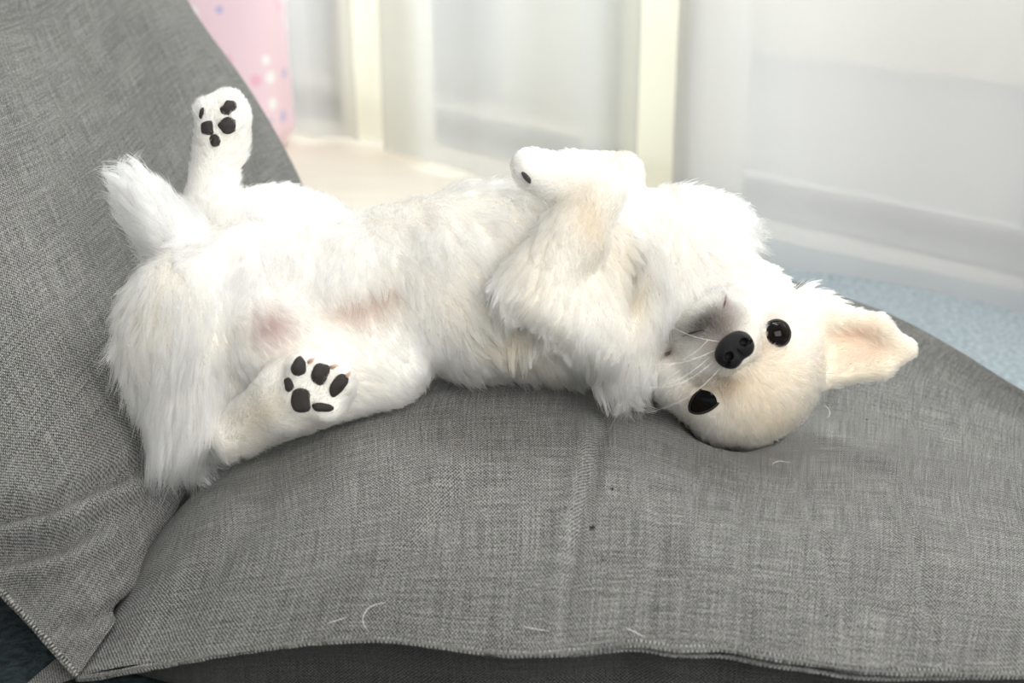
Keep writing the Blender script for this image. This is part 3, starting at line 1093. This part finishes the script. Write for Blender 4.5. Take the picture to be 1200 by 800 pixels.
# eyes
for (u, v, ru, rv) in ((910, 391, 15.5, 15), (829, 466, 27, 12.5)):
    p, n = hit(u, v)
    ax = np.array([HEX[0], -HEX[1], 0])
    n = n * 0.5 + np.array([0, 0, 1]) * 0.6
    A = frame_from(n, ax)
    kk = K * (-p[2] / D0)
    c = p + A[2] * 2.0 * kk
    R = 1.25 * max(ru, rv)
    na, nr = 36, 10
    th = np.linspace(0, 2 * math.pi, na, endpoint=False)
    ex, ey = ru * np.cos(th), rv * np.sin(th) * np.abs(np.sin(th)) ** (0.30 if ru > 20 else 0.05)

    def dome(x, y):
        return np.sqrt(np.maximum(R * R - x * x - y * y, 1)) - math.sqrt(R * R - min(ru, rv) ** 2)
    V, T = [c + A[2] * dome(0, 0) * kk], [(0.004, 0.004, 0.004)]
    for r in np.linspace(1 / nr, 1, nr):
        for x, y in zip(ex * r, ey * r):
            V.append(c + (x * A[0] + y * A[1] + dome(x, y) * A[2]) * kk)
            q = math.hypot(x, y) / max(ru, rv)
            T.append((0.004, 0.004, 0.004) if q < .38 or q > .86 else (0.007, 0.0045, 0.003))
    F = [(0, 1 + j, 1 + (j + 1) % na) for j in range(na)]
    for i in range(nr - 1):
        for j in range(na):
            q = (j + 1) % na
            F.append((1 + i * na + j, 1 + (i + 1) * na + j, 1 + (i + 1) * na + q, 1 + i * na + q))
    back = len(V)
    V.append(c - A[2] * 10 * kk)
    T.append((0, 0, 0))
    F += [(1 + (nr - 1) * na + (j + 1) % na, 1 + (nr - 1) * na + j, back) for j in range(na)]
    e = mesh_obj('eye', cam_to_world(np.array(V)), F, EYE_M, dog)
    at_ = e.data.attributes.new('tint', 'FLOAT_COLOR', 'POINT')
    at_.data.foreach_set('color', np.concatenate([np.array(T), np.ones((len(T), 1))], 1).astype(np.float32).ravel())
    rim = np.array([c + (x * 1.05 * A[0] + y * 1.05 * A[1] + (dome(x, y) - 0.6) * A[2]) * kk for x, y in zip(np.append(ex, ex[:2]), np.append(ey, ey[:2]))])
    V, F = tube(cam_to_world(rim), 1.7 * kk, 8)
    mesh_obj('eyelid', V, F, LID_M, dog)
    BARE.append((c, np.sqrt(ru * rv) * kk + 0.001))

# nose: leather with two nostrils and a groove
pn, nn = hit(860, 409)
A = frame_from(np.array([0.02, 0.05, 1.0]), np.array([HEX[0], -HEX[1], 0]))
kk = K * (-pn[2] / D0)
NC = pn - A[2] * 2 * kk


def nose_sdf(X):
    q = (X - NC) @ A.T / kk

    def el(c, r):
        z = (q - np.array(c)) / np.array(r)
        k0 = np.linalg.norm(z, axis=1)
        k1 = np.linalg.norm(z / np.array(r), axis=1)
        return k0 * (k0 - 1) / (k1 + 1e-9)
    d = np.stack([el((0, 2, 0), (24, 16, 15)), el((10, -4, 4), (13, 14, 13)), el((-10, -4, 4), (13, 14, 13))])
    d = -2.5 * np.log(np.exp(-d / 2.5).sum(0))
    hole = np.minimum(el((12, -1, 15), (5.5, 5.0, 8)), el((-12, -1, 15), (5.5, 5.0, 8)))
    hole = np.minimum(hole, np.minimum(el((19, -6, 11), (6, 2.2, 6)), el((-19, -6, 11), (6, 2.2, 6))))
    groove = el((0, -12, 16), (1.6, 12, 4))
    return np.maximum(np.maximum(d, -hole), -groove) * kk


NV, NF = surface_nets(nose_sdf, NC - 32 * kk, NC + 32 * kk, 1.1 * kk)
NV = smooth_mesh(NV, NF, 3, 0.4)
mesh_obj('nose', cam_to_world(NV), NF, NOSE_M, dog)
BARE.append((NC, 21 * kk))


def surface_tube(name, pts, rad, mat, n=18, sink=0.0):
    P = np.array([hit(u, v, 0.0)[0] for u, v in curve_pts(np.array([(u, v, 0) for u, v in pts], float), n)[:, :2]])
    P[:, 2] -= sink
    t = np.linspace(0, 1, n)
    V, F = tube(cam_to_world(P), rad * K * (0.25 + 0.75 * np.sin(math.pi * t)), 8)
    return mesh_obj(name, V, F, mat, dog)


surface_tube('lip', [(826, 386), (812, 389), (800, 394)], 1.5, LIP_M)
surface_tube('lip', [(778, 419), (783, 413), (788, 408)], 2.6, LIP_M)
surface_tube('lip', [(851, 345), (850, 353), (848, 361)], 1.0, LIP_M)


def pad(name, u, v, ru, rv, ang, proud=1.2, bend=0.0, deep=7):
    p, n = hit(u, v)
    n = n * 0.5 + np.array([0, 0, 0.7])
    a = math.radians(ang)
    A = frame_from(n, np.array([math.cos(a), math.sin(a), 0]))
    kk = K * (-p[2] / D0)
    blob(name, p + A[2] * (proud - deep * 0.55) * kk, A, (ru * kk, rv * kk, deep * kk), PAD_M, 20, 12, 2.3, bend, rough=0.30)
    BARE.append((p, np.sqrt(ru * rv) * kk * 0.6))
    return p, n


# near hind foot
pad('toe_pad', 350, 430, 9.5, 12, 10)
pad('toe_pad', 375, 438, 11, 14.5, -25)
pad('toe_pad', 396, 452, 8, 14, -38)
pad('toe_pad', 377, 477, 12, 5.5, -8)
pad('paw_pad', 352, 470, 11.5, 14, -10)
pad('paw_pad', 339, 451, 7, 9.5, 20)
# far hind foot
pad('toe_pad', 267, 126, 8, 10.5, -38)
pad('toe_pad', 266, 147, 9.5, 9.5, 0)
pad('toe_pad', 236, 133, 2.6, 6.5, -15)
pad('paw_pad', 242, 149, 8.5, 9, 0)
pad('paw_pad', 251, 163, 6, 9, 25)
# near fore paw
pad('toe_pad', 617, 208, 3.2, 8.5, 40)
# claws of the near hind foot
for (u, v, du, dv) in ((362, 424, 7, -3), (388, 430, 8, -1), (405, 442, 5, -6)):
    p, n = hit(u, v, 0.001)
    q = p + np.array([du, -dv, 3]) * K
    V, F = tube(cam_to_world(np.array([p - n * 0.002, p * 0.5 + q * 0.5 + n * 0.0006, q])), np.array([2.6, 2.0, 0.4]) * K, 8)
    mesh_obj('claw', V, F, CLAW_M, dog)

# whiskers
WH_M = plain('whisker_hair', (0.9, 0.88, 0.84), 0.35)
for (u0, v0, u1, v1, sag) in (
        (842, 400, 765, 372, 6), (838, 410, 740, 425, 8), (832, 418, 735, 458, 10), (836, 424, 728, 448, 16), (830, 398, 772, 430, 5),
        (845, 430, 752, 484, 10), (866, 372, 893, 322, 4), (872, 380, 918, 330, 6), (858, 366, 868, 318, 3), (835, 360, 800, 316, 5),
        (826, 366, 778, 330, 4), (879, 420, 925, 402, 4), (878, 424, 948, 412, 6)):
    p, n = hit(u0, v0)
    kk = K * (-p[2] / D0)
    q = p + np.array([(u1 - u0) * kk, -(v1 - v0) * kk, 18 * kk])
    m = (p + q) / 2 + np.array([0, -sag * kk, 14 * kk])
    V, F = tube(cam_to_world(curve_pts(np.array([p, m, q]), 9)), np.linspace(0.00014, 0.00004, 9), 5)
    mesh_obj('whisker', V, F, WH_M, dog)

fur('fur', 180000, 7000)

# ------------------------------------------------------------------ pink spotted bag behind the backrest


def spotted_material():
    b = NT('pink_spotted_cloth')
    co = b.n('ShaderNodeTexCoord').outputs['Object']
    vo = b.n('ShaderNodeTexVoronoi', {'Vector': b.n('ShaderNodeMapping', {'Vector': co, 'Location': (0.013, 0.02, 0.031)}).outputs[0], 'Scale': 24.0, 'Randomness': 0.5})
    d = vo.outputs['Distance']
    m = b.ramp(d, [(0.26, (1, 1, 1)), (0.30, (0, 0, 0))])
    dots = b.ramp(b.n('ShaderNodeSeparateColor', {0: vo.outputs['Color']}).outputs[0], [(0.0, (0.90, 0.88, 0.90)), (0.33, (0.50, 0.46, 0.74)), (0.66, (0.84, 0.48, 0.62))])
    dots.node.color_ramp.interpolation = 'CONSTANT'
    c = b.mix(m, (0.86, 0.66, 0.74, 1), dots)
    return b.surface(b.n('ShaderNodeBsdfPrincipled', {'Base Color': c, 'Roughness': 0.7}).outputs[0])


bp0 = at_z(235, 175, 0.0)
bag = empty('fabric_bag', tuple(bp0))
tag(bag, 'pink spotted fabric bag standing on the floor behind the sofa back', 'bag')
nu, nv = 48, 24
V = []
for i in range(nv + 1):
    t = i / nv
    z = 0.42 * t
    k = 1.0 - 0.10 * t + 0.06 * math.sin(math.pi * t)
    k *= 1 - 0.25 * max(0, t - 0.85) / 0.15 - 0.12 * max(0, 0.08 - t) / 0.08
    for j in range(nu):
        ph = 2 * math.pi * j / nu
        cx, sy = math.cos(ph), math.sin(ph)
        q = (abs(cx) ** 4 + abs(sy) ** 4) ** -0.25
        V.append(bp0 + np.array([0.17 * q * cx * k + 0.004 * math.sin(5 * ph + 6 * t), 0.12 * q * sy * k, z]))
F = [(i * nu + j, i * nu + (j + 1) % nu, (i + 1) * nu + (j + 1) % nu, (i + 1) * nu + j) for i in range(nv) for j in range(nu)]
F += [tuple(range(nu))[::-1], tuple(nv * nu + j for j in range(nu))]
PINK = spotted_material()
mesh_obj('bag_body', V, F, PINK, bag)
for sy in (-0.07, 0.07):
    P = [bp0 + np.array([0.10 * math.cos(a), sy, 0.41 + 0.12 * math.sin(a)]) for a in np.linspace(0, math.pi, 16)]
    V, F = tube(P, 0.008, 8)
    mesh_obj('bag_handle', V, F, PINK, bag)

# ------------------------------------------------------------------ loose hairs and crumbs on the seat
SP_T = to_pixel(SEAT.reshape(-1, 3))
SEAT_F = SEAT.reshape(-1, 3)


def on_seat(u, v):
    d2 = (SP_T[:, 0] - u) ** 2 + (SP_T[:, 1] - v) ** 2
    k = np.argsort(d2)[:4]
    w = 1 / (d2[k] + 1)
    dd = (SP_T[k, 2] * w).sum() / w.sum()
    return ray_point(u, v, dd)


for pts, label in (
        ([(452, 707), (434, 712), (425, 726), (432, 742)], 'long curled white dog hair on the seat, above the front seam'),
        ([(406, 724), (394, 728), (382, 732)], 'short straw-coloured hair beside the long curled hair'),
        ([(733, 736), (745, 742), (757, 748)], 'white hair lying near the front seam below the middle fold'),
        ([(612, 734), (628, 738), (645, 740)], 'white hair lying left of the middle fold by the seam'),
        ([(966, 475), (972, 482), (969, 491)], 'small white hair on the seat just below the ear'),
        ([(905, 545), (915, 541), (925, 543)], 'small white hair on the seat below the dog head')):
    P = np.array([on_seat(u, v) + np.array([0, 0, 0.0006]) for u, v in pts])
    V, F = tube(curve_pts(P, 12), 0.0002 * np.sin(np.linspace(0.5, 2.8, 12)), 6)
    tag(mesh_obj('loose_hair', V, F, WH_M), label, 'hair', 'loose hairs on the seat')
CRUMB_M = plain('dark_crumb', (0.02, 0.018, 0.018), 0.8)
CR = None
for u, v, r, label in (
        (694, 619, 3.2, 'largest dark crumb, on the middle fold of the seat'),
        (717, 573, 1.8, 'dark crumb above the largest crumb, nearer the dog'),
        (707, 657, 1.6, 'dark crumb below the largest crumb, beside the fold'),
        (1133, 487, 1.6, 'dark crumb on the seat right of and below the ear tip'),
        (1122, 455, 1.7, 'dark crumb on the seat rim beyond the ear tip'),
        (1015, 492, 1.7, 'dark crumb on the seat below the middle of the ear'),
        (969, 722, 1.6, 'dark crumb near the front seam at the right fold')):
    p = on_seat(u, v)
    V = []
    for i in range(12):
        q = rng.normal(0, 1, 3)
        V.append(q / np.linalg.norm(q) * np.array([1.2, 0.9, 0.7]) * r * 0.00055)
    import bmesh
    bm = bmesh.new()
    for q in V:
        bm.verts.new(q)
    bmesh.ops.convex_hull(bm, input=bm.verts)
    me = bpy.data.meshes.new('crumb')
    bm.to_mesh(me)
    bm.free()
    me.materials.append(CRUMB_M)
    o = link(bpy.data.objects.new('crumb', me))
    o.location = tuple(p + np.array([0, 0, r * 0.0003]))
    tag(o, label, 'crumb', 'dark crumbs on the seat')
